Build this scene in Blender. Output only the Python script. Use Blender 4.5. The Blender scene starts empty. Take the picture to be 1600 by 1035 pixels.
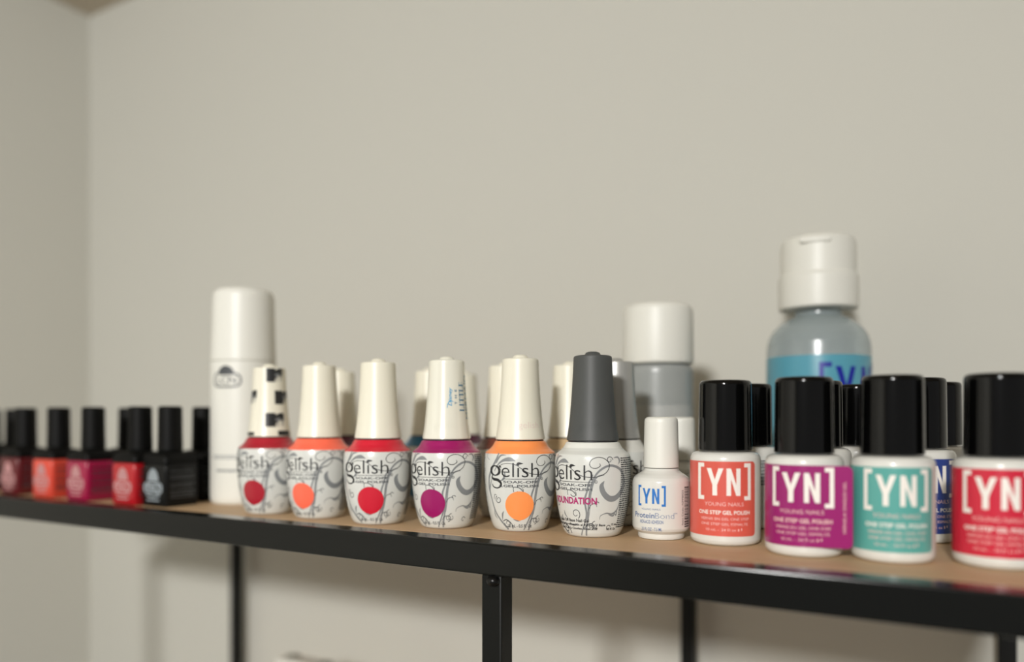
import bpy, bmesh, math, random
from math import sin, cos, pi, radians as R, asin, atan2, degrees
from mathutils import Vector

random.seed(7)
SC = bpy.context.scene
COL = SC.collection
MM = 0.001
TOP = 1.900            # height of the shelf top (m)
EYE = TOP + 0.054
CEIL = EYE + 0.520

# ------------------------------------------------------------------ camera
cam_d = bpy.data.cameras.new('camera')
cam = bpy.data.objects.new('camera', cam_d)
COL.objects.link(cam)
cam.location = (0, 0, EYE)
cam.rotation_euler = (R(90), 0, R(30))
cam_d.sensor_width = 36
cam_d.lens = 27.0
cam_d.shift_y = 137.5 / 1600
cam_d.clip_start = 0.01
cam_d.dof.use_dof = True
cam_d.dof.focus_distance = 0.352
cam_d.dof.aperture_fstop = 2.9
SC.camera = cam

# ------------------------------------------------------------------ world, lamp, exposure
w = bpy.data.worlds.new('world')
SC.world = w
w.use_nodes = True
w.node_tree.nodes['Background'].inputs[0].default_value = (1.0, 0.99, 0.975, 1)
w.node_tree.nodes['Background'].inputs[1].default_value = 0.26

LAMP = (0.14, -1.17, CEIL - 0.03)
ld = bpy.data.lights.new('ceiling_light_bulb', 'AREA')
ld.shape = 'DISK'
ld.size = 0.20
ld.energy = 38.5
ld.color = (1.0, 0.99, 0.97)
lo = bpy.data.objects.new('ceiling_light_bulb', ld)
COL.objects.link(lo)
lo.location = LAMP
lo.rotation_euler = (Vector((-1.4, 0.3, 0.8)) - Vector(LAMP)).to_track_quat('-Z', 'Y').to_euler()

SC.view_settings.view_transform = 'Standard'
SC.view_settings.look = 'None'
SC.view_settings.gamma = 1
SC.view_settings.use_curve_mapping = False
SC.view_settings.exposure = 0.0


# ------------------------------------------------------------------ materials
def lin(c):
    out = []
    for v in c[:3]:
        v /= 255.0
        out.append(v / 12.92 if v <= 0.04045 else ((v + 0.055) / 1.055) ** 2.4)
    return (*out, 1)


def mat(name, rgb, rough=0.5, metal=0.0, spec=0.5, coat=0.0, trans=0.0, noise=None, bump=None, sss=0.0, coat_rough=0.08):
    m = bpy.data.materials.new(name)
    m.use_nodes = True
    nt = m.node_tree
    b = nt.nodes['Principled BSDF']
    b.inputs['Base Color'].default_value = lin(rgb)
    b.inputs['Roughness'].default_value = rough
    b.inputs['Metallic'].default_value = metal
    b.inputs['Specular IOR Level'].default_value = spec
    b.inputs['Coat Weight'].default_value = coat
    b.inputs['Coat Roughness'].default_value = coat_rough
    b.inputs['Transmission Weight'].default_value = trans
    if sss:
        b.inputs['Subsurface Weight'].default_value = sss
        b.inputs['Subsurface Radius'].default_value = (1, 0.9, 0.8)
        b.inputs['Subsurface Scale'].default_value = 0.004
    if noise:
        scale, amt, rgb2 = noise[:3]
        tc = nt.nodes.new('ShaderNodeTexCoord')
        mp = nt.nodes.new('ShaderNodeMapping')
        mp.inputs['Scale'].default_value = noise[3] if len(noise) > 3 else (1, 1, 1)
        n = nt.nodes.new('ShaderNodeTexNoise')
        n.inputs['Scale'].default_value = scale
        n.inputs['Detail'].default_value = 5
        mx = nt.nodes.new('ShaderNodeMix')
        mx.data_type = 'RGBA'
        mx.inputs['A'].default_value = lin(rgb)
        mx.inputs['B'].default_value = lin(rgb2)
        ml = nt.nodes.new('ShaderNodeMath')
        ml.operation = 'MULTIPLY'
        ml.inputs[1].default_value = amt
        nt.links.new(tc.outputs['Object'], mp.inputs['Vector'])
        nt.links.new(mp.outputs['Vector'], n.inputs['Vector'])
        nt.links.new(n.outputs['Fac'], ml.inputs[0])
        nt.links.new(ml.outputs[0], mx.inputs['Factor'])
        nt.links.new(mx.outputs['Result'], b.inputs['Base Color'])
    if bump:
        scale, strength, dist = bump
        tc = nt.nodes.new('ShaderNodeTexCoord')
        n = nt.nodes.new('ShaderNodeTexNoise')
        n.inputs['Scale'].default_value = scale
        n.inputs['Detail'].default_value = 3
        bp = nt.nodes.new('ShaderNodeBump')
        bp.inputs['Strength'].default_value = strength
        bp.inputs['Distance'].default_value = dist
        nt.links.new(tc.outputs['Object'], n.inputs['Vector'])
        nt.links.new(n.outputs['Fac'], bp.inputs['Height'])
        nt.links.new(bp.outputs['Normal'], b.inputs['Normal'])
    return m


M = {}
M['wall'] = mat('wall_paint', (204, 203, 194), 0.9, spec=0.15, noise=(3, 0.25, (198, 196, 188)), bump=(260, 0.12, 0.0006))
M['ceiling'] = mat('ceiling_paint', (200, 190, 174), 0.95, spec=0.1)
M['floor'] = mat('floor_vinyl', (186, 172, 154), 0.6, noise=(4, 0.5, (165, 148, 128), (1, 8, 1)))
M['rail'] = mat('black_powder_coat', (15, 16, 14), 0.42, spec=0.2, bump=(900, 0.10, 0.0002))
M['lip'] = mat('black_gloss_paint', (13, 14, 12), 0.2, spec=0.28)
M['board'] = mat('tan_wood_board', (204, 173, 136), 0.55, spec=0.35, noise=(30, 0.75, (180, 149, 112), (1, 14, 4)))
M['bolt'] = mat('black_bolt', (16, 16, 16), 0.3, metal=0.4)
M['white_cap'] = mat('ivory_gloss_plastic', (233, 229, 211), 0.34, spec=0.5, sss=0.12)
M['pearl_cap'] = mat('pearl_plastic', (231, 229, 214), 0.22, spec=0.6, coat=0.5)
M['grey_cap'] = mat('dark_grey_plastic', (74, 76, 75), 0.5, spec=0.4)
M['silver_cap'] = mat('silver_satin', (178, 178, 174), 0.36, metal=0.45)
M['black_cap'] = mat('black_gloss_plastic', (5, 5, 5), 0.1, spec=0.35)
M['satin_black'] = mat('black_satin_plastic', (13, 13, 12), 0.5, spec=0.12)
M['white_glass'] = mat('white_bottle', (220, 219, 212), 0.22, spec=0.5, coat=0.3)
M['label_white'] = mat('white_label_film', (214, 215, 209), 0.26, spec=0.5, coat=0.25)
M['pure_white'] = mat('white_plastic', (226, 225, 216), 0.42, spec=0.5)
M['ink_black'] = mat('black_ink', (34, 34, 36), 0.4)
M['ink_grey'] = mat('grey_ink', (132, 135, 136), 0.4)
M['ink_mid'] = mat('dark_grey_ink', (74, 77, 80), 0.4)
M['ink_fine'] = mat('fine_print_ink', (60, 62, 64), 0.5)
M['ink_white'] = mat('white_ink', (240, 234, 226), 0.4)
M['ink_blue'] = mat('blue_ink', (32, 112, 190), 0.4)
M['ink_slate'] = mat('slate_blue_ink', (72, 100, 150), 0.4)
M['ink_navy'] = mat('deep_blue_ink', (20, 30, 150), 0.4)
M['ink_cyan'] = mat('cyan_ink', (40, 150, 200), 0.35)
M['ink_teal'] = mat('dark_cyan_ink', (50, 115, 150), 0.35)
M['ink_berry'] = mat('berry_ink', (178, 30, 108), 0.4)
M['ink_pink'] = mat('pale_pink_ink', (236, 196, 190), 0.4)
M['ink_silver'] = mat('silver_ink', (142, 151, 156), 0.45)
M['logo_faded'] = mat('faded_logo_ink', (182, 132, 132), 0.45)
M['clear'] = mat('clear_grey_plastic', (196, 208, 210), 0.22, spec=0.5, trans=0.55)
M['smoke'] = mat('frosted_plastic', (170, 174, 172), 0.3, spec=0.5, trans=0.25)
M['blue_label'] = mat('light_blue_label', (88, 158, 178), 0.3, spec=0.5)
M['embossed'] = mat('embossed_ivory', (226, 208, 198), 0.35)
_pc = {}


def polish(rgb, rough=0.32):
    k = (rgb, rough)
    if k not in _pc:
        dark = max(rgb) < 40
        _pc[k] = mat('polish_%02x%02x%02x' % rgb, rgb, rough, spec=0.15 if dark else 0.5, coat=0 if dark else 0.15)
    return _pc[k]


# ------------------------------------------------------------------ object helpers
_cache = {}


def link(name, me, m, parent=None, loc=None):
    o = bpy.data.objects.new(name, me)
    COL.objects.link(o)
    if parent:
        o.parent = parent
    if loc:
        o.location = loc
    if len(me.materials) == 0:
        me.materials.append(None)
    o.material_slots[0].link = 'OBJECT'
    o.material_slots[0].material = m
    return o


def finish(bm, name, smooth=True, ang=35):
    me = bpy.data.meshes.new(name)
    bmesh.ops.recalc_face_normals(bm, faces=bm.faces)
    bm.to_mesh(me)
    bm.free()
    if smooth:
        me.shade_smooth()
        me.set_sharp_from_angle(angle=R(ang))
    return me


def empty(name, loc, rz=0, label=None, cat=None, group=None):
    o = bpy.data.objects.new(name, None)
    COL.objects.link(o)
    o.empty_display_size = 0.01
    o.location = loc
    o.rotation_euler = (0, 0, rz)
    tag(o, label, cat, group)
    return o


def tag(o, label=None, cat=None, group=None, kind=None):
    if label:
        o['label'] = label
    if cat:
        o['category'] = cat
    if group:
        o['group'] = group
    if kind:
        o['kind'] = kind
    return o


def supports(prof, d=0.35):
    out = []
    for i, p in enumerate(prof):
        def turn(j):
            if j <= 0 or j >= len(prof) - 1:
                return 0
            a, b, c = prof[j - 1:j + 2]
            t = abs(atan2(c[1] - b[1], c[0] - b[0]) - atan2(b[1] - a[1], b[0] - a[0]))
            return degrees(min(t, 2 * pi - t))
        out.append(p)
        if i + 1 < len(prof):
            q = prof[i + 1]
            L = math.hypot(q[0] - p[0], q[1] - p[1])
            if L > 3 * d and min(p[0], q[0]) > .1:
                f = d / L
                if turn(i) > 9:
                    out.append((p[0] + (q[0] - p[0]) * f, p[1] + (q[1] - p[1]) * f))
                if turn(i + 1) > 9:
                    out.append((q[0] + (p[0] - q[0]) * f, q[1] + (p[1] - q[1]) * f))
    return out


def lathe_me(name, prof, seg=64):
    """prof: list of (radius, height) in mm, from the bottom up."""
    if name in _cache:
        return _cache[name]
    prof = supports(prof)
    bm = bmesh.new()
    rings = []
    for r, z in prof:
        if r < 1e-6:
            rings.append([bm.verts.new((0, 0, z * MM))])
        else:
            rings.append([bm.verts.new((r * MM * cos(2 * pi * k / seg), r * MM * sin(2 * pi * k / seg), z * MM)) for k in range(seg)])
    for a, b in zip(rings, rings[1:]):
        for k in range(seg):
            k2 = (k + 1) % seg
            if len(a) == 1:
                bm.faces.new((a[0], b[k2], b[k]))
            elif len(b) == 1:
                bm.faces.new((a[k], a[k2], b[0]))
            else:
                bm.faces.new((a[k], a[k2], b[k2], b[k]))
    _cache[name] = finish(bm, name)
    return _cache[name]


def box_bm(x0, x1, y0, y1, z0, z1, bevel=0.0, seg=2):
    bm = bmesh.new()
    bmesh.ops.create_cube(bm, size=1)
    for v in bm.verts:
        v.co = Vector((x0 + (v.co.x + .5) * (x1 - x0), y0 + (v.co.y + .5) * (y1 - y0), z0 + (v.co.z + .5) * (z1 - z0)))
    if bevel:
        bmesh.ops.bevel(bm, geom=list(bm.edges), offset=bevel, segments=seg, affect='EDGES', profile=0.5)
    return bm


def box(name, dims, m, parent=None, bevel=0.0, seg=2):
    return link(name, finish(box_bm(*dims, bevel=bevel, seg=seg), name, ang=20), m, parent)


# ------------------------------------------------------------------ flat artwork (mm, u right, v up) wrapped round a bottle
class Wrap:
    def __init__(self, prof, flap=None):
        self.p = [q for q in prof]
        self.rr = max(q[0] for q in prof)
        self.flap = flap

    def rad(self, v):
        best = None
        for (r0, z0), (r1, z1) in zip(self.p, self.p[1:]):
            if z1 > z0 and z0 - 1e-6 <= v <= z1 + 1e-6:
                return r0 + (r1 - r0) * (v - z0) / (z1 - z0)
        return self.p[-1][0] if v > self.p[-1][1] else self.p[0][0]

    def __call__(self, u, v, off):
        r = self.rad(v) + off
        th = u / self.rr
        ext = 0
        if self.flap is not None and u > self.flap:
            th = self.flap / self.rr
            ext = u - self.flap
        x = r * sin(th) + ext * cos(th)
        y = -r * cos(th) + ext * sin(th)
        return Vector((x * MM, y * MM, v * MM))


class Flat:
    """artwork on a flat face: origin, right direction, outward normal."""
    def __init__(self, org, right, nrm):
        self.o, self.r, self.n = Vector(org), Vector(right), Vector(nrm)

    def __call__(self, u, v, off):
        return (self.o + self.r * u + Vector((0, 0, 1)) * v + self.n * off) * MM


def text_bm(txt, u0, u1, v0, v1, weight=0.0, shear=0.0, rot=0, keep=False):
    """text whose ink fills the box u0..u1 x v0..v1 (after rot in quarter turns)."""
    cu = bpy.data.curves.new('t', 'FONT')
    cu.body = txt
    cu.size = 1
    cu.resolution_u = 3
    cu.offset = weight
    cu.shear = shear
    ob = bpy.data.objects.new('t', cu)
    COL.objects.link(ob)
    dg = bpy.context.evaluated_depsgraph_get()
    me = bpy.data.meshes.new_from_object(ob.evaluated_get(dg))
    bm = bmesh.new()
    bm.from_mesh(me)
    bpy.data.objects.remove(ob)
    bpy.data.curves.remove(cu)
    bpy.data.meshes.remove(me)
    if rot:
        for v in bm.verts:
            x, y = v.co.x, v.co.y
            if rot == 1:
                v.co.x, v.co.y = -y, x
            elif rot == 3:
                v.co.x, v.co.y = y, -x
    xs = [v.co.x for v in bm.verts]
    ys = [v.co.y for v in bm.verts]
    ax, bx, ay, by = min(xs), max(xs), min(ys), max(ys)
    for v in bm.verts:
        v.co.x = u0 + (v.co.x - ax) / (bx - ax) * (u1 - u0)
        v.co.y = v0 + (v.co.y - ay) / (by - ay) * (v1 - v0)
        v.co.z = 0
    return bm


def add_bm(dst, src):
    me = bpy.data.meshes.new('x')
    src.to_mesh(me)
    src.free()
    dst.from_mesh(me)
    bpy.data.meshes.remove(me)


def T(bm, *a, **k):
    add_bm(bm, text_bm(*a, **k))


def poly(bm, pts):
    bm.faces.new([bm.verts.new((x, y, 0)) for x, y in pts])


def rect(bm, u0, u1, v0, v1):
    poly(bm, [(u0, v0), (u1, v0), (u1, v1), (u0, v1)])


def disc(bm, cx, cy, rx, ry=None, n=36):
    ry = ry or rx
    poly(bm, [(cx + rx * cos(2 * pi * k / n), cy + ry * sin(2 * pi * k / n)) for k in range(n)])


def ring(bm, cx, cy, r, wd, n=28, ry=None):
    ry = ry or r
    stroke(bm, [(cx + r * cos(2 * pi * k / n), cy + ry * sin(2 * pi * k / n)) for k in range(n + 1)], wd, smooth=False)


def rrect_pts(u0, u1, v0, v1, rad, n=6):
    pts = []
    for cx, cy, a in ((u1 - rad, v0 + rad, -90), (u1 - rad, v1 - rad, 0), (u0 + rad, v1 - rad, 90), (u0 + rad, v0 + rad, 180)):
        for k in range(n + 1):
            t = R(a + 90 * k / n)
            pts.append((cx + rad * cos(t), cy + rad * sin(t)))
    return pts


def catmull(pts, n=6):
    out = []
    P = [pts[0]] + list(pts) + [pts[-1]]
    for i in range(1, len(P) - 2):
        p0, p1, p2, p3 = P[i - 1:i + 3]
        for k in range(n):
            t = k / n
            out.append(tuple(0.5 * (2 * p1[j] + (-p0[j] + p2[j]) * t + (2 * p0[j] - 5 * p1[j] + 4 * p2[j] - p3[j]) * t * t
                                    + (-p0[j] + 3 * p1[j] - 3 * p2[j] + p3[j]) * t ** 3) for j in range(len(p1))))
    out.append(tuple(pts[-1]))
    return out


def stroke(bm, pts, wd=None, smooth=True, n=6):
    """a ribbon along pts; each point (u, v) or (u, v, width)."""
    if wd is not None:
        pts = [(p[0], p[1], wd) for p in pts]
    if smooth:
        pts = catmull(pts, n)
    L, Rr = [], []
    for i, p in enumerate(pts):
        a = pts[max(0, i - 1)]
        b = pts[min(len(pts) - 1, i + 1)]
        dx, dy = b[0] - a[0], b[1] - a[1]
        l = math.hypot(dx, dy) or 1
        nx, ny = -dy / l, dx / l
        h = max(p[2], 0.02) / 2
        L.append(bm.verts.new((p[0] + nx * h, p[1] + ny * h, 0)))
        Rr.append(bm.verts.new((p[0] - nx * h, p[1] - ny * h, 0)))
    for i in range(len(pts) - 1):
        bm.faces.new((L[i], Rr[i], Rr[i + 1], L[i + 1]))


def spiral(bm, cx, cy, r0, r1, a0, a1, w0, w1, n=26):
    pts = []
    for k in range(n + 1):
        t = k / n
        r = r0 + (r1 - r0) * t
        a = R(a0 + (a1 - a0) * t)
        pts.append((cx + r * cos(a), cy + r * sin(a), w0 + (w1 - w0) * t))
    stroke(bm, pts, smooth=False)


def wrap_me(name, bm, surf, off, du=1.1, dv=1.4, thick=0.0):
    bm.normal_update()
    for f in bm.faces:
        if f.normal.z < 0:
            f.normal_flip()
    bmesh.ops.triangulate(bm, faces=[f for f in bm.faces if len(f.verts) > 4], ngon_method='EAR_CLIP')
    xs = [v.co.x for v in bm.verts]
    ys = [v.co.y for v in bm.verts]
    if du:
        x = math.floor(min(xs) / du) * du
        while x < max(xs):
            bmesh.ops.bisect_plane(bm, geom=list(bm.verts) + list(bm.edges) + list(bm.faces), plane_co=(x, 0, 0), plane_no=(1, 0, 0), dist=1e-5)
            x += du
    if dv:
        y = math.floor(min(ys) / dv) * dv
        while y < max(ys):
            bmesh.ops.bisect_plane(bm, geom=list(bm.verts) + list(bm.edges) + list(bm.faces), plane_co=(0, y, 0), plane_no=(0, 1, 0), dist=1e-5)
            y += dv
    bmesh.ops.dissolve_degenerate(bm, dist=1e-5, edges=list(bm.edges))
    bm.normal_update()
    for f in bm.faces:
        if f.normal.z < 0:
            f.normal_flip()
    for v in bm.verts:
        v.co = surf(v.co.x, v.co.y, off)
    me = bpy.data.meshes.new(name)
    bm.normal_update()
    bm.to_mesh(me)
    bm.free()
    me.shade_smooth()
    return me


def art(key, draw, surf, off, **k):
    if key not in _cache:
        bm = bmesh.new()
        draw(bm)
        _cache[key] = wrap_me(key, bm, surf, off, **k)
    return _cache[key]


def face_angle(x, y, left=0):
    """z-rotation that turns the front of a thing at (x, y) to the viewer, then left by some degrees."""
    return atan2(-x, y) - R(left)


# ------------------------------------------------------------------ the room
def struct(name, dims, m, bevel=0):
    o = box(name, dims, m, bevel=bevel)
    o['kind'] = 'structure'
    return o


struct('wall_back', (-1.068, 2.6, 0.586, 0.686, 0, CEIL), M['wall'])
struct('wall_left', (-1.068, -0.968, -2.6, 0.586, 0, CEIL), M['wall'])
struct('ceiling', (-1.068, 2.6, -2.6, 0.686, CEIL, CEIL + 0.1), M['ceiling'])
struct('floor', (-1.068, 2.6, -2.6, 0.686, -0.1, 0), M['floor'])

# ------------------------------------------------------------------ the shelf unit
SX0, SX1 = -0.680, 0.036
FY0, FY1 = 0.2830, 0.2955
BY1 = 0.576
shelf = empty('shelf_unit', ((SX0 + SX1) / 2, 0.43, 0), 0,
              'black metal framed shelving unit with tan wooden board along the wall', 'shelf')
so = shelf.location.copy()


def part(name, dims, m, bevel=0.0006, parent=shelf):
    d = (dims[0] - so.x, dims[1] - so.x, dims[2] - so.y, dims[3] - so.y, dims[4], dims[5])
    return box(name, d, m, parent, bevel)


for lvl, tz in enumerate((TOP, TOP - 0.300)):
    part('front_rail', (SX0, SX1, FY0, FY1, tz - 0.0140, tz), M['rail'] if lvl else M['lip'], 0.0009)
    part('back_rail', (SX0, SX1, BY1 - 0.0125, BY1, tz - 0.0140, tz), M['rail'], 0.0009)
    part('side_rail', (SX0, SX0 + 0.0125, FY1, BY1 - 0.0125, tz - 0.0140, tz), M['rail'])
    part('side_rail', (SX1 - 0.0125, SX1, FY1, BY1 - 0.0125, tz - 0.0140, tz), M['rail'])
    part('board', (SX0 + 0.0126, SX1 - 0.0126, FY1 + 0.0001, BY1 - 0.0126, tz - 0.0100, tz), M['board'], 0.0003)
PW = 0.0100
for k, px in enumerate((-0.672, -0.1745, 0.028)):
    for y0 in (FY0 + 0.0012, BY1 - 0.0115):
        # each post runs between the frames, and from the lower frame to the floor
        bm = box_bm(px - PW / 2 - so.x, px + PW / 2 - so.x, y0 - so.y, y0 + PW - so.y, TOP - 0.286, TOP - 0.014, bevel=0.0007)
        add_bm(bm, box_bm(px - PW / 2 - so.x, px + PW / 2 - so.x, y0 - so.y, y0 + PW - so.y, 0.0, TOP - 0.314, bevel=0.0007))
        link('post', finish(bm, 'post', ang=20), M['rail'], shelf)
# bolt under the front rail beside the middle post
bm = bmesh.new()
bmesh.ops.create_uvsphere(bm, u_segments=24, v_segments=14, radius=0.0031)
for v in bm.verts:
    v.co.z *= 0.8
    v.co += Vector((-0.1730 - so.x, FY0 + 0.0012 - 0.0005 - so.y, TOP - 0.0160))
link('bolt', finish(bm, 'bolt'), M['bolt'], shelf)

# white box on the lower shelf
wb = empty('storage_box', (-0.465, 0.460, TOP - 0.300), 0,
           'slim white box on the lower shelf, only its upper edge in view', 'box')
box('box_body', (-0.030, 0.030, 0.0, 0.018, 0.0002, 0.140), M['pure_white'], wb, 0.0015)
box('lid', (-0.0305, 0.0305, -0.0005, 0.0185, 0.1402, 0.153), M['pure_white'], wb, 0.002)
for kx in (-0.019, 0.017):  # low grey discs added for two dark spots on the lid
    kn = link('lid_disc', lathe_me('box_disc', [(0, 153.1), (6.0, 153.1), (6.2, 153.6), (5.6, 154.6), (0, 154.8)], 32), mat('grey_disc', (160, 160, 150), .5), wb)
    kn.location = (kx, 0.009, 0)

# ------------------------------------------------------------------ swirl-label bottles
G_BODY = [(0, 0.3), (9.5, 0.3), (10.4, 0), (11.6, 0.2), (12.6, 0.9), (13.4, 2.2), (14.4, 4.8), (15.5, 9), (16.4, 14), (17.1, 20), (17.5, 26),
          (17.65, 31), (17.55, 34.5), (17.3, 36.6), (16.95, 37.8), (16.1, 38.5), (14.9, 39.4), (13.7, 40.7), (12.9, 42.1), (12.5, 42.9),
          (12.0, 43.3), (8.5, 43.4), (8.5, 46), (0, 46)]
G_LABEL = [(11.7, .25), (12.6, .9), (13.4, 2.2), (14.35, 4.6), (15.5, 9), (16.4, 14), (17.1, 20), (17.5, 26), (17.65, 31), (17.55, 34.5), (17.35, 36.3), (17.1, 37.4)]
G_LABEL = [(r + 0.10, z) for r, z in G_LABEL]
G_SHOULDER = [(r + .10, z) for r, z in [(11.7, .25), (12.6, .9), (13.4, 2.2), (14.35, 4.6), (15.5, 9), (16.4, 14), (17.1, 20), (17.5, 26), (17.65, 31), (17.55, 34.5), (17.3, 36.6),
              (16.95, 37.8), (16.1, 38.5), (14.9, 39.4), (13.7, 40.7)]]
G_CAP = [(0, 44.0), (11.9, 44.0), (12.15, 44.3), (12.0, 45.4), (11.55, 48), (11.1, 51.3), (10.6, 56), (10.2, 60.7), (9.8, 66), (9.5, 71),
         (9.2, 77), (9.0, 82.3), (8.8, 83.1), (8.2, 83.5), (3.9, 83.8), (3.6, 84.4), (3.1, 85.1), (2.0, 85.5), (0, 85.6)]
SG = Wrap(G_LABEL)
SGC = Wrap(G_CAP[2:11])


def A(x, y):   # artwork sheet of the front panel
    s = ((755 + x / 6.9) - 813) * .315 / 17.75
    return 17.75 * asin(max(-1, min(1, s))), 54 - (690 + y / 6.9 - 655) * .3


def B(x, y):   # artwork sheet of the right-hand panel
    s = ((865 + x / 6.47) - 926) * .30 / 17.75
    return 17.75 * (asin(max(-1, min(1, s))) + R(30)), 54 - (690 + y / 6.47 - 655) * .285


def S(bm, f, pts, **k):
    stroke(bm, [(*f(p[0], p[1]), *( [p[2]] if len(p) > 2 else [])) for p in pts], **k)


def d_swirl(bm):
    # big crescent running into the tall stems
    S(bm, B, [(508, 402, .1), (482, 455, 4.6 * .45), (505, 530, 2.5), (565, 585, 2.7), (630, 575, 2.5), (685, 500, 2.3), (698, 400, 1.9), (668, 300, 1.4),
              (600, 252, 1.1), (530, 255, 1.0), (450, 310, .9), (395, 400, .8), (370, 500, .8), (355, 620, .8), (345, 760, .8), (325, 880, .9), (312, 975, 1.0)])
    S(bm, B, [(505, 340, .5), (440, 360, .6), (400, 430, .7), (375, 560, .4), (365, 700, .3), (350, 800, .2)])
    S(bm, A, [(600, 330, .3), (560, 420, .8), (545, 500, .8), (520, 600, .9), (535, 740, .9), (510, 840, .8), (450, 975, .6)])
    # left vine with leaves
    S(bm, A, [(170, 130, .6), (150, 200, 1.1), (110, 290, 1.3), (72, 400, 1.3), (66, 520, 1.0), (85, 640, .8), (105, 760, .9), (150, 860, 1.0), (235, 968, 1.2)])
    S(bm, A, [(80, 600, .2), (75, 520, .8), (105, 400, .3)])
    S(bm, A, [(250, 150, .1), (190, 160, .9), (150, 240, .5)])
    S(bm, A, [(350, 215, .1), (290, 195, 1.9), (220, 210, 1.2), (165, 260, .6), (130, 330, .4)])
    S(bm, A, [(240, 330, .1), (235, 380, 1.1), (215, 420, .8), (175, 430, .2)])
    S(bm, A, [(175, 480, .6), (200, 490, .9), (215, 500, .1)])
    S(bm, A, [(50, 125, .3), (50, 180, .3), (80, 210, .2)])
    S(bm, A, [(95, 760, .2), (100, 820, .8), (120, 860, .1)])
    # leaf and little branches lower right
    S(bm, B, [(470, 800, .2), (480, 760, .3), (540, 735, .5), (600, 745, .8), (650, 700, .7), (670, 600, .1)])
    S(bm, B, [(560, 750, .1), (610, 765, .8), (630, 740, .4)])
    S(bm, B, [(630, 740, .1), (645, 760, .7), (650, 700, .3)])
    S(bm, B, [(600, 170, .3), (640, 165, .8), (655, 200, .9), (640, 240, .1)])
    S(bm, B, [(700, 190, .2), (715, 220, .7), (740, 240, .1)])
    S(bm, B, [(90, 720, .2), (95, 760, .8), (120, 800, .1)])
    S(bm, A, [(180, 870, .2), (190, 800, 1.0), (210, 765, .1)])
    S(bm, A, [(310, 850, .1), (370, 865, .9), (430, 850, .1)])


def d_curl(bm):
    # thin curls
    for cx, cy, f, r, a0, a1 in ((160, 640, A, 1.9, 120, 560), (580, 870, A, 1.7, -90, 330), (240, 900, A, 2.1, -180, 200)):
        u, v = f(cx, cy)
        spiral(bm, u, v, r, r * .35, a0, a1, .38, .28)
    for cx, cy, r, a0, a1 in ((215, 745, 2.4, -60, 330), (700, 660, 2.2, 60, 420), (560, 190, 1.6, 0, 400), (420, 860, 1.9, 90, 430), (210, 530, 2.0, 200, 420), (432, 640, 1.4, 20, 190), (575, 890, 1.4, 20, 330)):
        u, v = B(cx, cy)
        spiral(bm, u, v, r, r * .35, a0, a1, .36, .26)
    S(bm, A, [(555, 700, .25), (580, 645, .3), (620, 630, .3), (630, 665, .2)])
    S(bm, A, [(505, 900, .2), (540, 850, .4), (590, 840, .3)])
    S(bm, A, [(110, 640, .2), (120, 590, .3), (140, 590, .2)])
    S(bm, A, [(185, 880, .3), (230, 860, .5), (290, 905, .5), (300, 960, .5)])
    S(bm, A, [(330, 550, .3), (330, 500, .3), (390, 505, .4), (435, 550, .4)])


def d_brand(bm):
    u0, v0 = A(205, 390)
    u1, v1 = A(592, 235)
    T(bm, 'elish', u0, u1, v0, v1, weight=-0.008)
    # the two-storey g: bowl and loop drawn with swelling strokes
    gx, gy = A(137, 322)
    n = 26
    pts = []
    for k in range(n + 1):
        a = 2 * pi * k / n
        pts.append((gx + 2.75 * cos(a), gy + 2.25 * sin(a), .55 + .95 * abs(cos(a)) ** 1.5))
    stroke(bm, pts, smooth=False)
    S(bm, A, [(112, 372, .4), (104, 400, .9), (125, 418, 1.3), (165, 425, 1.4), (195, 455, 1.2), (192, 490, .8), (155, 512, .6), (115, 500, .6), (104, 470, .5)])
    # thin vine that threads through the word and curls over it
    S(bm, A, [(165, 300, .2), (205, 255, .25), (270, 240, .25), (350, 255, .25), (410, 295, .3), (480, 340, .3), (560, 358, .3), (640, 350, .3), (700, 305, .3),
              (718, 230, .3), (690, 170, .3), (640, 153, .3), (590, 175, .3), (568, 220, .3), (585, 258, .3), (625, 265, .3), (655, 240, .3), (650, 215, .2)])
    S(bm, A, [(355, 262, .1), (375, 240, .9), (400, 240, .9), (430, 240, .05)])
    S(bm, A, [(205, 290, .05), (190, 275, .8), (178, 262, .1)])
    rect(bm, A(210, 0)[0], A(595, 0)[0], A(0, 412)[1], A(0, 407)[1])


def d_brand2(bm):
    u0, v0 = A(222, 456)
    u1, v1 = A(588, 428)
    T(bm, 'SOAK-OFF', u0, u1, v0, v1, weight=0.02)
    u0, v0 = A(222, 499)
    u1, v1 = A(592, 471)
    T(bm, 'GEL POLISH', u0, u1, v0, v1, weight=0.025)
    ring(bm, *A(622, 405), .62, .2)
    u, v = A(622, 405)
    T(bm, 'R', u - .28, u + .28, v - .35, v + .35)


def d_vol(bm):
    u0, v0 = A(240, 945)
    u1, v1 = A(548, 908)
    T(bm, '15 mL - 0.5 Fl. Oz', u0, u1, v0, v1, weight=0.012)


def d_side(bm):
    rnd = random.Random(3)
    v = 36.3
    while v > 4.2:
        u = 23.4
        end = 39 + rnd.uniform(-2, 0.5)
        while u < end:
            l = rnd.uniform(.7, 2.3)
            rect(bm, u, u + l, v - .28, v + .28)
            u += l + .32
        v -= 0.98


def d_side2(bm):
    rnd = random.Random(5)
    v = 36.0
    while v > 4.2:
        u = -40
        while u < -24 + rnd.uniform(-1, .2):
            l = rnd.uniform(.7, 2.0)
            rect(bm, u, u + l, v - .25, v + .25)
            u += l + .34
        v -= 1.0


def d_dot(bm):
    cx, cy = -0.45, 13.0
    pts = []
    for k in range(44):
        a = 2 * pi * k / 44
        r = 7.05 + .12 * sin(2 * a + 1) + (.35 if k == 33 else 0)
        pts.append((cx + r * cos(a) * 1.04, cy + r * sin(a)))
    poly(bm, pts)


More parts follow.
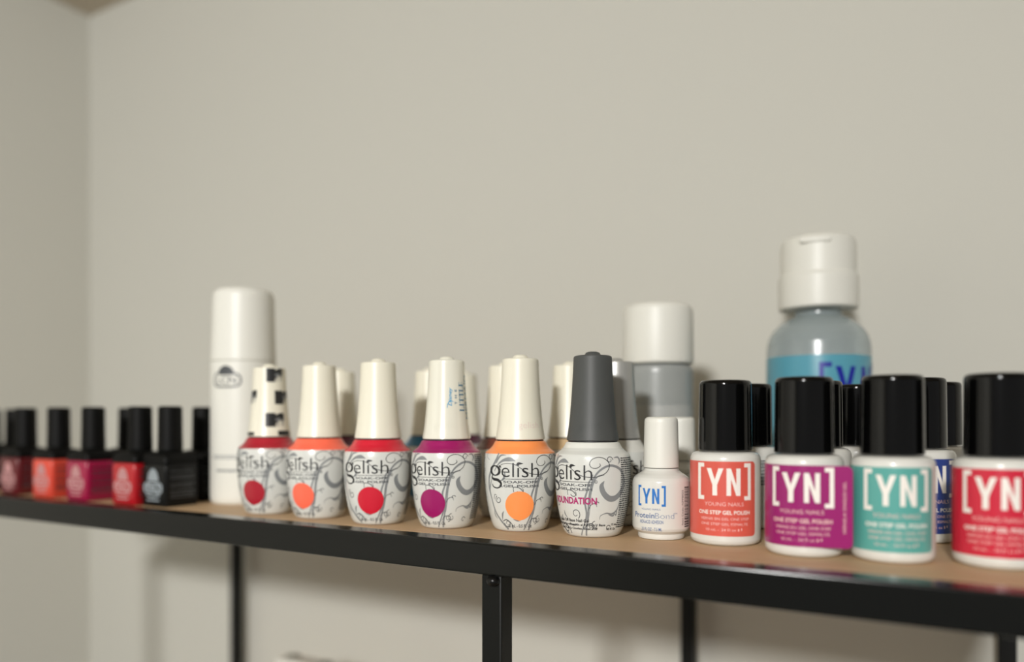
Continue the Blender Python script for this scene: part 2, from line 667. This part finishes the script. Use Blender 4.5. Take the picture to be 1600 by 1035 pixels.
def d_found(bm):
    T(bm, 'FOUNDATION', -13.0, 11.3, 15.6, 18.8, weight=0.03)


def d_found2(bm):
    for txt, a, b, y in (('Soak Off Base Nail Gel', -12.0, 7.4, 815), ('Base de Fortificación al Remojo / Base', -14.5, 16.2, 862), ('pour Gel à Ongles Soak Off', -13.0, 12.0, 903)):
        v = B(300, y)[1]
        T(bm, txt, a, b, v - .72, v + .72, weight=0.02)
    T(bm, '15 mL', B(608, 0)[0], B(665, 0)[0], B(0, 866)[1], B(0, 843)[1], weight=.02)
    T(bm, '0.5 Fl. Oz', B(560, 0)[0], B(657, 0)[0], B(0, 916)[1], B(0, 890)[1], weight=.02)


def gelish(x, y, left, col, label, cap='white_cap', dot=True, found=False, collar=None, group='white labelled gel polish bottles', emb=None, near=True):
    r = empty('gel_polish_bottle', (x, y, TOP), face_angle(x, y, left), label, 'bottle', group)
    pm = polish(col)
    link('glass_body', lathe_me('gel_bottle_body', G_BODY), collar or pm, r)
    if found:
        lb = link('label', lathe_me('gel_label_tall', G_SHOULDER), M['label_white'], r)
    else:
        lb = link('label', lathe_me('gel_label', G_LABEL), M['label_white'], r)
    link('swirl_ornament', art('swirl', d_swirl, SG, .05), M['ink_grey'], lb)
    link('curl_ornament', art('curl', d_curl, SG, .07), M['ink_mid'], lb)
    link('brand_lettering', art('brand', d_brand, SG, .10), M['ink_black'], lb)
    link('product_lettering', art('brand2', d_brand2, SG, .10), M['ink_mid'], lb)
    link('fine_print', art('side', d_side, SG, .06, dv=0), M['ink_fine'], lb)
    link('fine_print', art('side2', d_side2, SG, .06, dv=0), M['ink_fine'], lb)
    if dot:
        link('colour_dot', art('dot', d_dot, SG, .16), pm, lb)
        link('volume_lettering', art('vol', d_vol, SG, .18), M['ink_mid'], lb)
    if found:
        link('name_lettering', art('found', d_found, SG, .16), M['ink_berry'], lb)
        link('description_lettering', art('found2', d_found2, SG, .16), M['ink_black'], lb)
    link('neck_ring', lathe_me('gel_neck', [(0, 43.2), (11.3, 43.2), (11.5, 43.4), (11.5, 43.95), (0, 43.97)]), M['ink_black'], r)
    c = link('cap', lathe_me('gel_cap', G_CAP), M[cap], r)
    if emb:
        link('embossed_lettering', art('emb%.0f' % emb[0], lambda bm: T(bm, 'gelish', emb[0], emb[0] + 11.5, 48.6, 52.6, weight=-.01), SGC, .12, du=.8),
             M[emb[1]], c)
    return r, c, lb


def W(px, z):   # cam depth (m) and sideways pixel of the survey notes -> floor plan
    xc = (px - 800) * z / 1200
    return xc * cos(R(30)) - z * sin(R(30)), xc * sin(R(30)) + z * cos(R(30))


# front row, left to right
x, y = W(421, .444)
g_mtv, c_mtv, _ = gelish(x, y, 31, (170, 30, 46), 'gel polish bottle with dark red collar and black printed logos on its white cap')
x, y = W(499, .425)
gelish(x, y, 32, (255, 112, 84), 'gel polish bottle with coral collar and coral dot, plain white cap')
x, y = W(591, .402)
gelish(x, y, 13, (208, 30, 52), 'gel polish bottle with bright red collar and round red dot')
x, y = W(698, .388)
g_pur, c_pur, _ = gelish(x, y, 25, (156, 20, 96), 'gel polish bottle with magenta purple collar and blue film lettering up its cap', cap='pearl_cap',
                         emb=(-2.0, 'pearl_cap'))
x, y = W(813, .378)
gelish(x, y, 0, (255, 152, 84), 'gel polish bottle with light orange collar and orange dot facing straight ahead', emb=(-1.0, 'embossed'))
x, y = W(926, .360)
gelish(x, y, 30, (226, 226, 219), 'base coat bottle with white shoulder, berry red lettering and dark grey cap', cap='grey_cap', dot=False, found=True,
       emb=(-1, 'grey_cap'))
# second row
BACK = 'white labelled gel polish bottles'
for px, z, left, col, cap, lab in (
        (531, .481, 20, (88, 22, 52), 'white_cap', 'blurred bottle with dark purple collar behind the coral and bright red collared bottles'),
        (672, .475, 35, (20, 108, 150), 'white_cap', 'blurred bottle with teal blue collar between the red and magenta collared bottles'),
        (723, .508, 10, (70, 18, 44), 'white_cap', 'blurred bottle with dark plum collar behind the magenta collared bottle'),
        (789, .429, -20, (112, 58, 46), 'white_cap', 'bottle with brown collar behind the light orange collared bottle'),
        (890, .424, 40, (206, 178, 138), 'white_cap', 'bottle with beige collar between light orange collar and dark grey cap')):
    x, y = W(px, z)
    gelish(x, y, left, col, lab, cap=cap, group=BACK)
x, y = W(963, .398)
gelish(x, y, -25, (226, 226, 219), 'bottle with silver cap and white shoulder behind the dark grey capped bottle', cap='silver_cap', dot=False, found=False, group=BACK,
       collar=M['white_glass'], emb=(6.0, 'silver_cap'))


# printed squares on the first cap
def logo_block(bm, u, v, s=1.0, turn=0):
    w_, h_ = 12.5 * s, 7.8 * s
    poly(bm, [(u, v), (u + w_ * .52, v), (u + w_ * .52, v + h_), (u, v + h_)])
    poly(bm, [(u + w_ * .52, v + h_ * .22), (u + w_ * .76, v + h_ * .5), (u + w_ * .76, v + h_), (u + w_ * .52, v + h_ * .86)])
    poly(bm, [(u + w_ * .76, v + h_ * .45), (u + w_, v + h_ * .45), (u + w_, v + h_), (u + w_ * .76, v + h_)])


def logo_tv(bm, u, v):
    stroke(bm, [(u + 6.2, v + 4.0), (u + 9.4, v + 4.6)], .8, smooth=False)
    stroke(bm, [(u + 7.8, v + 4.3), (u + 7.9, v + .3)], .8, smooth=False)
    stroke(bm, [(u + 9.6, v + 4.5), (u + 10.8, v + .6), (u + 12.4, v + 4.9)], .8, smooth=False)


SPOTS = ((4.2, 75.0), (10.2, 62.4), (4.0, 49.6), (-15.4, 62.6), (-30, 75), (-31, 50))


def d_mtv(bm):
    for u, v in SPOTS:
        logo_block(bm, u, v)
    rect(bm, 11.5, 20.5, 44.6, 47.4)
    rect(bm, -10, -2.6, 44.6, 46.6)


def d_mtv2(bm):
    for u, v in SPOTS:
        logo_tv(bm, u, v)


link('printed_logos', art('mtv', d_mtv, SGC, .08, du=.8), M['ink_black'], c_mtv)
link('printed_letters', art('mtv2', d_mtv2, SGC, .10, du=.8), M['ink_grey'], c_mtv)


# upright film lettering on the magenta bottle's cap
def d_dis(bm):
    T(bm, 'Disney', 6.2, 9.0, 60.4, 69.6, rot=1, shear=.3, weight=.015)
    stroke(bm, [(5.6, 59.4), (5.9, 61.4), (7.4, 62.9), (9.2, 62.4)], .35)


def d_little(bm):
    T(bm, 'T  H  E', 10.2, 11.7, 61.2, 68.6, rot=1, weight=.01)
    # serif capitals drawn stroke by stroke, reading upwards: L I T T L E
    u0, u1 = 13.3, 17.4
    v = 57.9
    k = 1.48
    for ch in 'LITTLE':
        def bar(a, t=.42):               # stem (runs across u) at height v+a
            rect(bm, u0, u1, v + (a - t / 2) * k, v + (a + t / 2) * k)

        def q(a, b, c, d):
            rect(bm, a, b, v + c * k, v + d * k)
        if ch == 'L':
            bar(.3)
            q(u1 - .26, u1, -.1, 1.5)
            q(u1 - 1.0, u1, 1.34, 1.5)
            q(u0, u0 + .24, -.1, .7)
            adv = 1.75
        elif ch == 'I':
            bar(.35)
            q(u1 - .24, u1, -.05, .75)
            q(u0, u0 + .24, -.05, .75)
            adv = 1.15
        elif ch == 'T':
            bar(.8)
            q(u0, u0 + .26, 0, 1.6)
            q(u0, u0 + 1.0, 0, .14)
            q(u0, u0 + 1.0, 1.46, 1.6)
            q(u1 - .24, u1, .4, 1.2)
            adv = 1.85
        else:
            bar(.3)
            for uu in (u0, (u0 + u1) / 2, u1 - .26):
                q(uu, uu + .26, -.1, 1.4)
            adv = 1.7
        v += adv * k
    T(bm, 'MERMAID', 18.6, 22.4, 54.0, 76.0, rot=1)


link('film_lettering', art('dis', d_dis, SGC, .08, du=.6), M['ink_cyan'], c_pur)['label'] = 'bright blue script word running up the cap'
link('film_lettering', art('little', d_little, SGC, .08, du=.6), M['ink_teal'], c_pur)['label'] = 'blue capital letters running up the cap'

# ------------------------------------------------------------------ bracket-label bottles with black caps
Y_BODY = [(0, .5), (11, .5), (12.2, 0), (13.4, .25), (14.4, 1.0), (14.95, 2.2), (15.0, 4), (15.0, 36.0), (14.85, 37.4), (14.3, 38.6), (13.2, 39.4), (11.8, 39.8),
          (9.0, 39.9), (9.0, 44), (0, 44)]
Y_CAP = [(0, 40.3), (11.0, 40.3), (11.45, 40.6), (11.45, 41.5), (11.25, 60), (11.1, 69.2), (10.85, 70.1), (10.2, 70.7), (9.6, 70.85), (0, 70.9)]
Y_S = [(15.0, 0), (15.0, 36.2)]
SY = Wrap(Y_S)


def d_YN(bm, s=1.0, cu=0.0, v0=19.7, h=15.6):
    """bracketed monogram, drawn as bars; box about 24 x 15.6 mm at s = 1"""
    def r(a, b, c, d):
        rect(bm, cu + a * s, cu + b * s, v0 + c / 15.6 * h, v0 + d / 15.6 * h)

    def p(pts):
        poly(bm, [(cu + a * s, v0 + b / 15.6 * h) for a, b in pts])
    t = 1.55
    r(-11.9, -11.9 + t, 0, 15.6); r(-11.9 + t, -8.6, 0, 1.7); r(-11.9 + t, -8.6, 13.9, 15.6)
    r(11.9 - t, 11.9, 0, 15.6); r(8.6, 11.9 - t, 0, 1.7); r(8.6, 11.9 - t, 13.9, 15.6)
    # Y
    p([(-7.3, 13.4), (-5.3, 13.4), (-3.75, 8.6), (-2.2, 13.4), (-.2, 13.4), (-2.75, 6.4), (-2.75, 1.9), (-4.75, 1.9), (-4.75, 6.4)])
    # N
    p([(1.1, 1.9), (2.9, 1.9), (2.9, 8.9), (5.1, 1.9), (6.9, 1.9), (6.9, 13.4), (5.1, 13.4), (5.1, 6.4), (2.9, 13.4), (1.1, 13.4)])


def d_ytext(bm):
    T(bm, 'ONE STEP GEL POLISH', -11.3, 11.3, 13.6, 15.3, weight=.02)


def d_ytext2(bm):
    T(bm, 'YOUNG NAILS', -8.3, 8.3, 17.2, 18.8, weight=-.005)
    T(bm, 'VERNIS EN GEL ONE STEP', -10.3, 10.8, 11.2, 12.3)
    T(bm, 'ONE STEP GEL ESMALTE', -10.0, 10.3, 9.0, 10.1)
    T(bm, '10 mL - .34 Fl oz', -7.6, 5.0, 6.6, 7.7)
    rect(bm, 5.8, 6.3, 6.6, 7.7)
    rect(bm, 7.2, 7.6, 6.9, 7.9)


def yn(x, y, left, col, label, flap=None, back=False, zs=1.0, faded=None):
    r = empty('nail_polish_bottle', (x, y, TOP), face_angle(x, y, left), label, 'bottle', 'black capped white nail polish bottles')
    if zs != 1.0:
        r.scale = (1, 1, zs)
    link('bottle_body', lathe_me('yn_body', Y_BODY), M['white_glass'], r)
    link('cap', lathe_me('yn_cap', Y_CAP, 72), M['black_cap'], r)
    if back:
        lb = link('label', art('yn_label_b', lambda bm: poly(bm, rrect_pts(-14, 16, 4.6, 35.6, 1.5)), SY, .06, dv=0), M['label_white'], r)
        link('barcode', art('yn_backart', d_yback, SY, .14, dv=0), M['ink_mid'], lb)
        link('lettering', art('yn_backtext', d_yback2, SY, .14, dv=0), M['ink_black'], lb)
        return r
    if flap is None:
        lb = link('label', art('yn_label', lambda bm: poly(bm, rrect_pts(-27, 14.6, 4.4, 36.0, 1.8)), SY, .06, dv=0), polish(col, .3), r)
        link('brand_lettering', art('yn_logo', d_YN, SY, .14, dv=0), M['ink_white'], lb)
        link('name_lettering', art('yn_t1', d_ytext, SY, .14, dv=0), M['ink_white'], lb)
        link('fine_print', art('yn_t2', d_ytext2, SY, .14, dv=0), faded or M['ink_pink'], lb)
    else:
        SF = Wrap(Y_S, flap)

        def sheet(bm):
            poly(bm, rrect_pts(-24, 18.6, 4.4, 36.0, 2.2))
        me = art('yn_label_f', sheet, SF, .10, dv=0)
        lb = link('label', me, polish(col, .3), r)
        link('brand_lettering', art('yn_logo_f', d_YN, SF, .2, dv=0), M['ink_white'], lb)
        link('name_lettering', art('yn_t1_f', d_ytext, SF, .2, dv=0), M['ink_pink'], lb)
        link('fine_print', art('yn_t2_f', d_ytext2, SF, .2, dv=0), faded or M['ink_pink'], lb)
        link('upright_lettering', art('yn_t3_f', lambda bm: T(bm, 'VERNIS A ONGLES GEL', 15.1, 16.2, 10, 30, rot=1), SF, .2, dv=0), faded or M['ink_pink'], lb)
    return r


def d_yback(bm):
    for k in range(22):
        v = 21.5 + k * .55
        rect(bm, -2, 13.5, v, v + (.3 if k % 3 else .42))
    for k in range(5):
        stroke(bm, [(3, 20 + k * 2.5), (8, 22 + k * 2.5), (13, 24.5 + k * 2.5)], .5)


def d_yback2(bm):
    for t, v in (('CLEAR', 18.2), ('GEL', 16.0), ('UL.', 13.8), ('P O', 11.6)):
        T(bm, t, 7.2, 7.2 + 1.5 * len(t), v, v + 1.6)


# protein bond pair
x, y = W(1133, .338)
yn(x, y, 2, (214, 90, 76), 'white polish bottle with coral label, sharpest of the black capped bottles')
x, y = W(1256, .311)
yn(x, y, 4, (150, 16, 104), 'white polish bottle with magenta label peeling off at its right edge', flap=2.5)
x, y = W(1394, .298)
yn(x, y, -6, (88, 164, 156), 'white polish bottle with teal green label, second from the right in front')
x, y = W(1559, .286)
yn(x, y, 0, (202, 32, 58), 'white polish bottle with red label at the right edge of the photo')
x, y = W(1435, .345)
yn(x, y, -18, (38, 60, 132), 'white polish bottle with navy blue label behind the teal and red labels', zs=1.02)
x, y = W(1170, .389)
yn(x, y, -26, (226, 226, 219), 'white polish bottle turned to its barcode side behind the coral label bottle', back=True, zs=1.01)
x, y = W(1277, .365)
yn(x, y, 120, (226, 226, 219), 'black capped bottle directly behind the magenta label bottle', back=True, zs=1.015)
x, y = W(1338, .394)
yn(x, y, 150, (226, 226, 219), 'black capped bottle in the gap between magenta and teal labels, before the blue bottle', back=True, zs=1.01)
x, y = W(1463, .385)
yn(x, y, 150, (226, 226, 219), 'black capped bottle hidden behind navy and red label bottles', back=True, zs=1.02)

# small white bottles
P_BODY = [(0, .6), (8.4, .6), (9.2, 0), (10.2, .3), (10.5, 1.2), (10.5, 2.6), (11.3, 3.2), (12.4, 4.0), (12.95, 5.2), (13.0, 7), (13.0, 24.6), (12.8, 26.2), (12.1, 27.6),
          (10.8, 28.7), (9.2, 29.6), (8.0, 30.6), (7.6, 31.6), (6, 31.7), (6, 34), (0, 34)]
P_CAP = [(0, 31.9), (7.7, 31.9), (8.0, 32.2), (8.0, 33.2), (7.75, 43), (7.55, 52.8), (7.3, 54.0), (6.6, 54.7), (5.4, 54.95), (0, 55)]
SP = Wrap([(13.0, 0), (13.0, 26)])


def d_pb(bm):
    d_YN(bm, .56, -4.6, 15.3, 9.2)


def d_pb2(bm):
    T(bm, 'YOUNG NAILS', -9.4, -.3, 13.6, 14.4)
    T(bm, 'Bond', -2.6, 5.8, 10.0, 12.4, weight=-.02)
    T(bm, 'TM', 6.0, 7.3, 11.9, 12.5)
    T(bm, '.25 FL OZ - 7.5 ML', -9.5, .4, 4.5, 5.9, weight=.005)
    T(bm, 'Protein', -13.8, -2.9, 10.0, 12.4, weight=.01)
    T(bm, 'NON-ACID ADHESION', -10.2, 1.0, 7.6, 9.2, weight=.01)


def d_bar(bm):
    rnd = random.Random(11)
    v = 6.0
    while v < 23.6:
        h = rnd.choice((.18, .18, .3, .5))
        rect(bm, 11.6, 15.2, v, v + h)
        v += h + rnd.choice((.2, .3, .45))
    T(bm, 'Item Code: NPP8025', 9.9, 10.9, 7, 22.4, rot=1)


def small(x, y, left, label):
    r = empty('primer_bottle', (x, y, TOP), face_angle(x, y, left), label, 'bottle', 'small all-white primer bottles')
    b = link('bottle_body', lathe_me('pb_body', P_BODY), M['white_glass'], r)
    link('cap', lathe_me('pb_cap', P_CAP), M['pure_white'], r)
    link('brand_lettering', art('pb', d_pb, SP, .06, dv=0), M['ink_blue'], b)
    link('product_lettering', art('pb2', d_pb2, SP, .06, dv=0), M['ink_slate'], b)
    link('barcode', art('pbb', d_bar, SP, .06, dv=0), M['ink_black'], b)


x, y = W(1033, .351)
small(x, y, 0, 'small white bottle with blue bracketed monogram and barcode, standing in front')
x, y = W(1063, .414)
small(x, y, 60, 'small white capped bottle half hidden behind the one with blue monogram')

# ------------------------------------------------------------------ big bottles at the back
x, y = W(1278, .480)
bb = empty('refill_bottle', (x, y, TOP), face_angle(x, y, 0), 'tall translucent bottle with light blue label and white flip-top cap', 'bottle')
BB = [(0, 1), (26, 1), (28, 0), (29.6, .8), (30.4, 3), (30.5, 6), (30.5, 97), (30.0, 101), (28.6, 105.5), (26.2, 109.5), (22.5, 113), (18.5, 115.8), (15.2, 117.6), (13.8, 119), (13.6, 124), (0, 124)]
link('bottle_body', lathe_me('big_body', BB, 96), M['clear'], bb)
lq = [(0, 2.2), (27, 2.2), (28.8, 4), (29.2, 7), (29.2, 80), (0, 80)]
link('liquid', lathe_me('big_liquid', lq, 96), mat('blue_liquid', (120, 190, 215), .2, trans=.5), bb)
SB = Wrap([(30.5, 0), (30.5, 97)])
lb = link('label', art('bb_label', lambda bm: poly(bm, rrect_pts(-62, 62, 12, 92, 2)), SB, .15, du=2, dv=0), M['blue_label'], bb)


def d_bb(bm):
    rect(bm, 0.6, 3.2, 50, 87.5)
    rect(bm, 3.2, 7.6, 84.6, 87.5)
    rect(bm, 3.2, 7.6, 50, 53)
    poly(bm, [(9.6, 85), (13.2, 85), (16.2, 74), (19.0, 85), (22.5, 85), (17.9, 68), (17.9, 55), (14.9, 55), (14.9, 68)])
    poly(bm, [(27, 55), (30, 55), (30, 75), (35, 55), (38, 55), (38, 85), (35, 85), (35, 64), (30.4, 85), (27, 85)])
    rect(bm, 41.5, 46, 84.6, 87.5)
    rect(bm, 43.4, 46, 50, 87.5)


link('brand_lettering', art('bb_text', d_bb, SB, .3, du=1.5, dv=0), M['ink_navy'], lb)
BC = [(0, 122.0), (22.6, 122.0), (23.4, 122.8), (23.5, 124), (23.5, 141.0), (23.2, 142.2), (22.5, 142.8), (22.2, 144), (22.2, 160), (21.9, 163), (20.8, 165.2), (18.5, 166.4), (15, 166.8), (0, 167)]
c = link('flip_cap', lathe_me('big_cap', BC, 96), M['pure_white'], bb)
bm = box_bm(-.0105, .0075, -.0232, -.0120, .1600, .1636, bevel=.0012)
link('flip_tab', finish(bm, 'flip_tab'), M['pure_white'], c)

x, y = W(1028, .470)
gb = empty('cleanser_bottle', (x, y, TOP), face_angle(x, y, 0), 'blurred frosted grey bottle with wide white cap behind the silver capped bottle', 'bottle')
GB = [(0, 1), (18, 1), (19.6, 0), (20.8, 1), (21.2, 3), (21.2, 82), (20.8, 84.5), (19.4, 86.2), (17, 87), (17, 90), (0, 90)]
link('bottle_body', lathe_me('grey_body', GB, 80), M['smoke'], gb)
SGB = Wrap([(21.2, 0), (21.2, 80)])
link('label', art('gb_label', lambda bm: poly(bm, rrect_pts(-40, 60, 8, 62, 2)), SGB, .12, du=2, dv=0), mat('pale_grey_label', (172, 174, 171), .4), gb)
GC = [(0, 87.3), (20.6, 87.3), (21.2, 88), (21.3, 89), (21.1, 117), (20.6, 120.5), (19.2, 122.6), (16.5, 123.6), (12, 124), (0, 124)]
link('cap', lathe_me('grey_cap', GC, 80), M['pure_white'], gb)

x, y = W(381, .500)
wbt = empty('spray_bottle', (x, y, TOP), face_angle(x, y, 32), 'tall white cylindrical bottle with a cloud emblem beside the black square bottles', 'bottle')
WB = [(0, .8), (17, .8), (18.5, 0), (19.8, 1), (20.5, 3.5), (20.6, 8), (20.4, 90.4), (19.4, 91), (17, 91), (17, 94), (0, 94)]
b = link('bottle_body', lathe_me('white_tall_body', WB, 80), M['pure_white'], wbt)
WC = [(0, 91.1), (19.9, 91.1), (20.3, 91.4), (20.1, 96), (19.6, 112), (19.2, 130), (18.9, 133.5), (17.8, 136), (15.8, 137.5), (12, 138), (0, 138.1)]
link('cap', lathe_me('white_tall_cap', WC, 80), M['pure_white'], wbt)
SW = Wrap([(20.55, 0), (20.4, 91)])


def cloud(bm, u, v, s=1.0):
    """a leaf dome over a rounded plate holding three letters"""
    stroke(bm, [(u - 5.2 * s, v + 3.2 * s), (u - 6.4 * s, v + 1.8 * s), (u - 7.4 * s, v), (u - 7.2 * s, v - 2.6 * s), (u - 5 * s, v - 3.9 * s), (u, v - 4.1 * s), (u + 5 * s, v - 3.9 * s),
                (u + 7.2 * s, v - 2.6 * s), (u + 7.4 * s, v), (u + 6.4 * s, v + 1.8 * s), (u + 4.6 * s, v + 2.4 * s)], .9 * s)
    poly(bm, [(u + 4.6 * s * cos(R(a)), v + 1.7 * s + 4.6 * s * sin(R(a))) for a in range(0, 181, 15)])
    T(bm, 'LCN', u - 5.4 * s, u + 5.4 * s, v - 2.6 * s, v + 1.0 * s, weight=.01)


def d_wb(bm):
    cloud(bm, 0, 79.4, 1.28)


def d_wb2(bm):
    for (v, a, b) in ((30.4, -11, 10), (29.0, -11, 10), (21.6, -7, 7), (20.8, -7, 7)):
        rnd = random.Random(int(v * 3))
        u = a
        while u < b:
            l = rnd.uniform(.8, 2.0)
            rect(bm, u, u + l, v, v + .8)
            u += l + .35


link('emblem', art('wb_logo', d_wb, SW, .08, dv=0), M['ink_mid'], b)
link('fine_print', art('wb_txt', d_wb2, SW, .08, dv=0), M['ink_grey'], b)

# ------------------------------------------------------------------ black-capped square bottles on the left
HW = 12.0


def sq_me(name, levels, rad=2.2, n=4):
    if name in _cache:
        return _cache[name]
    bm = bmesh.new()
    rings = []
    for h, z, rr in levels:
        rr = min(rr, h * .999)
        pts = rrect_pts(-h, h, -h, h, rr, n)
        rings.append([bm.verts.new((a * MM, c * MM, z * MM)) for a, c in pts])
    for a, c in zip(rings, rings[1:]):
        for k in range(len(a)):
            k2 = (k + 1) % len(a)
            bm.faces.new((a[k], a[k2], c[k2], c[k]))
    bm.faces.new(list(reversed(rings[0])))
    bm.faces.new(rings[-1])
    _cache[name] = finish(bm, name, ang=40)
    return _cache[name]


L_BODY = [(10.8, 0, 2.5), (11.6, .4, 2.5), (12.0, 1.3, 2.5), (12.0, 24.0, 2.5), (11.7, 25.6, 2.5), (11.2, 26.4, 2.5)]
L_SH = [(11.7, 26.5, 2.5), (12.05, 26.8, 2.5), (12.0, 30.5, 3), (11.2, 32.0, 4), (9.2, 33.2, 5), (8.0, 33.6, 7.9), (5.5, 33.7, 5.4)]
L_CAP = [(0, 33.8), (7.2, 33.8), (7.45, 34.2), (7.45, 35.2), (7.2, 46), (7.05, 60.6), (6.7, 61.5), (6.0, 62), (0, 62.1)]
F_FRONT = Flat((0, -12.0, 0), (1, 0, 0), (0, -1, 0))
F_SIDE = Flat((12.0, 0, 0), (0, 1, 0), (1, 0, 0))


def d_lc(bm):
    poly(bm, [(5.2 * cos(R(a)), 15.8 + 7.8 * sin(R(a))) for a in range(0, 181, 15)])
    poly(bm, rrect_pts(-9.0, 9.0, 8.2, 15.0, 2.8))
    stroke(bm, [(-6.5, 7.2), (0, 6.3), (6.5, 7.2)], 1.1)
    rect(bm, -6, 6, 3.6, 4.6)


def d_lc2(bm):
    T(bm, 'LCN', -6.8, 6.8, 9.4, 13.9, weight=.01)


def d_lc3(bm):
    rnd = random.Random(2)
    for v in (22, 19.2, 17.4, 14.2, 12.4, 9.6, 7.8, 6.0):
        u = -8.5
        while u < 7.5:
            l = rnd.uniform(1, 3)
            rect(bm, u, min(u + l, 8.6), v - .45, v + .45)
            u += l + .5


def sq(px, Y, col, label, ink='logo_faded', dot='ink_silver', rz=0.0):
    t = (px - 800) / 1200
    z = Y / (t * sin(R(30)) + cos(R(30)))
    x = z * (t * cos(R(30)) - sin(R(30)))
    r = empty('square_polish_bottle', (x, Y, TOP), rz, label, 'bottle', 'square nail polish bottles with black caps')
    b = link('glass_body', sq_me('sq_body', L_BODY), polish(col, .2), r)
    s = link('shoulder', sq_me('sq_sh', L_SH), M['satin_black'], r)
    link('cap', lathe_me('sq_cap', L_CAP, 40), M['satin_black'], r)
    link('emblem', art('sq_logo', d_lc, F_FRONT, .06, du=0, dv=0), M[ink], b)
    link('brand_lettering', art('sq_logo2', d_lc2, F_FRONT, .12, du=0, dv=0), polish(col, .2), b)
    link('fine_print', art('sq_txt', d_lc3, F_SIDE, .06, du=0, dv=0), M['ink_fine'], b)


sq(266, .310, (24, 24, 23), 'black square polish bottle with silver emblem beside tall white bottle', 'ink_silver')
sq(219, .306, (172, 20, 30), 'square polish bottle with red polish left of the black one')
sq(146, .306, (152, 16, 62), 'square polish bottle with deep pink polish and black cap')
sq(92, .306, (212, 72, 54), 'square polish bottle with coral orange polish and black cap')
sq(40, .306, (92, 20, 26), 'square polish bottle with dark maroon polish at the left')
sq(-22, .306, (60, 14, 22), 'square polish bottle with near-black polish cut by the left photo edge')
sq(318, .343, (20, 20, 20), 'all-black square bottle tucked behind, against the tall white bottle', 'ink_fine', 'ink_fine')
sq(202, .340, (84, 14, 26), 'square dark red bottle in the second row behind the red one', 'ink_fine', 'ink_fine')
sq(24, .340, (70, 14, 22), 'square dark bottle in the second row behind the maroon one', 'ink_fine', 'ink_fine')
sq(-14, .340, (50, 14, 22), 'square black-capped bottle in the second row at the left photo edge', 'ink_fine', 'ink_fine')
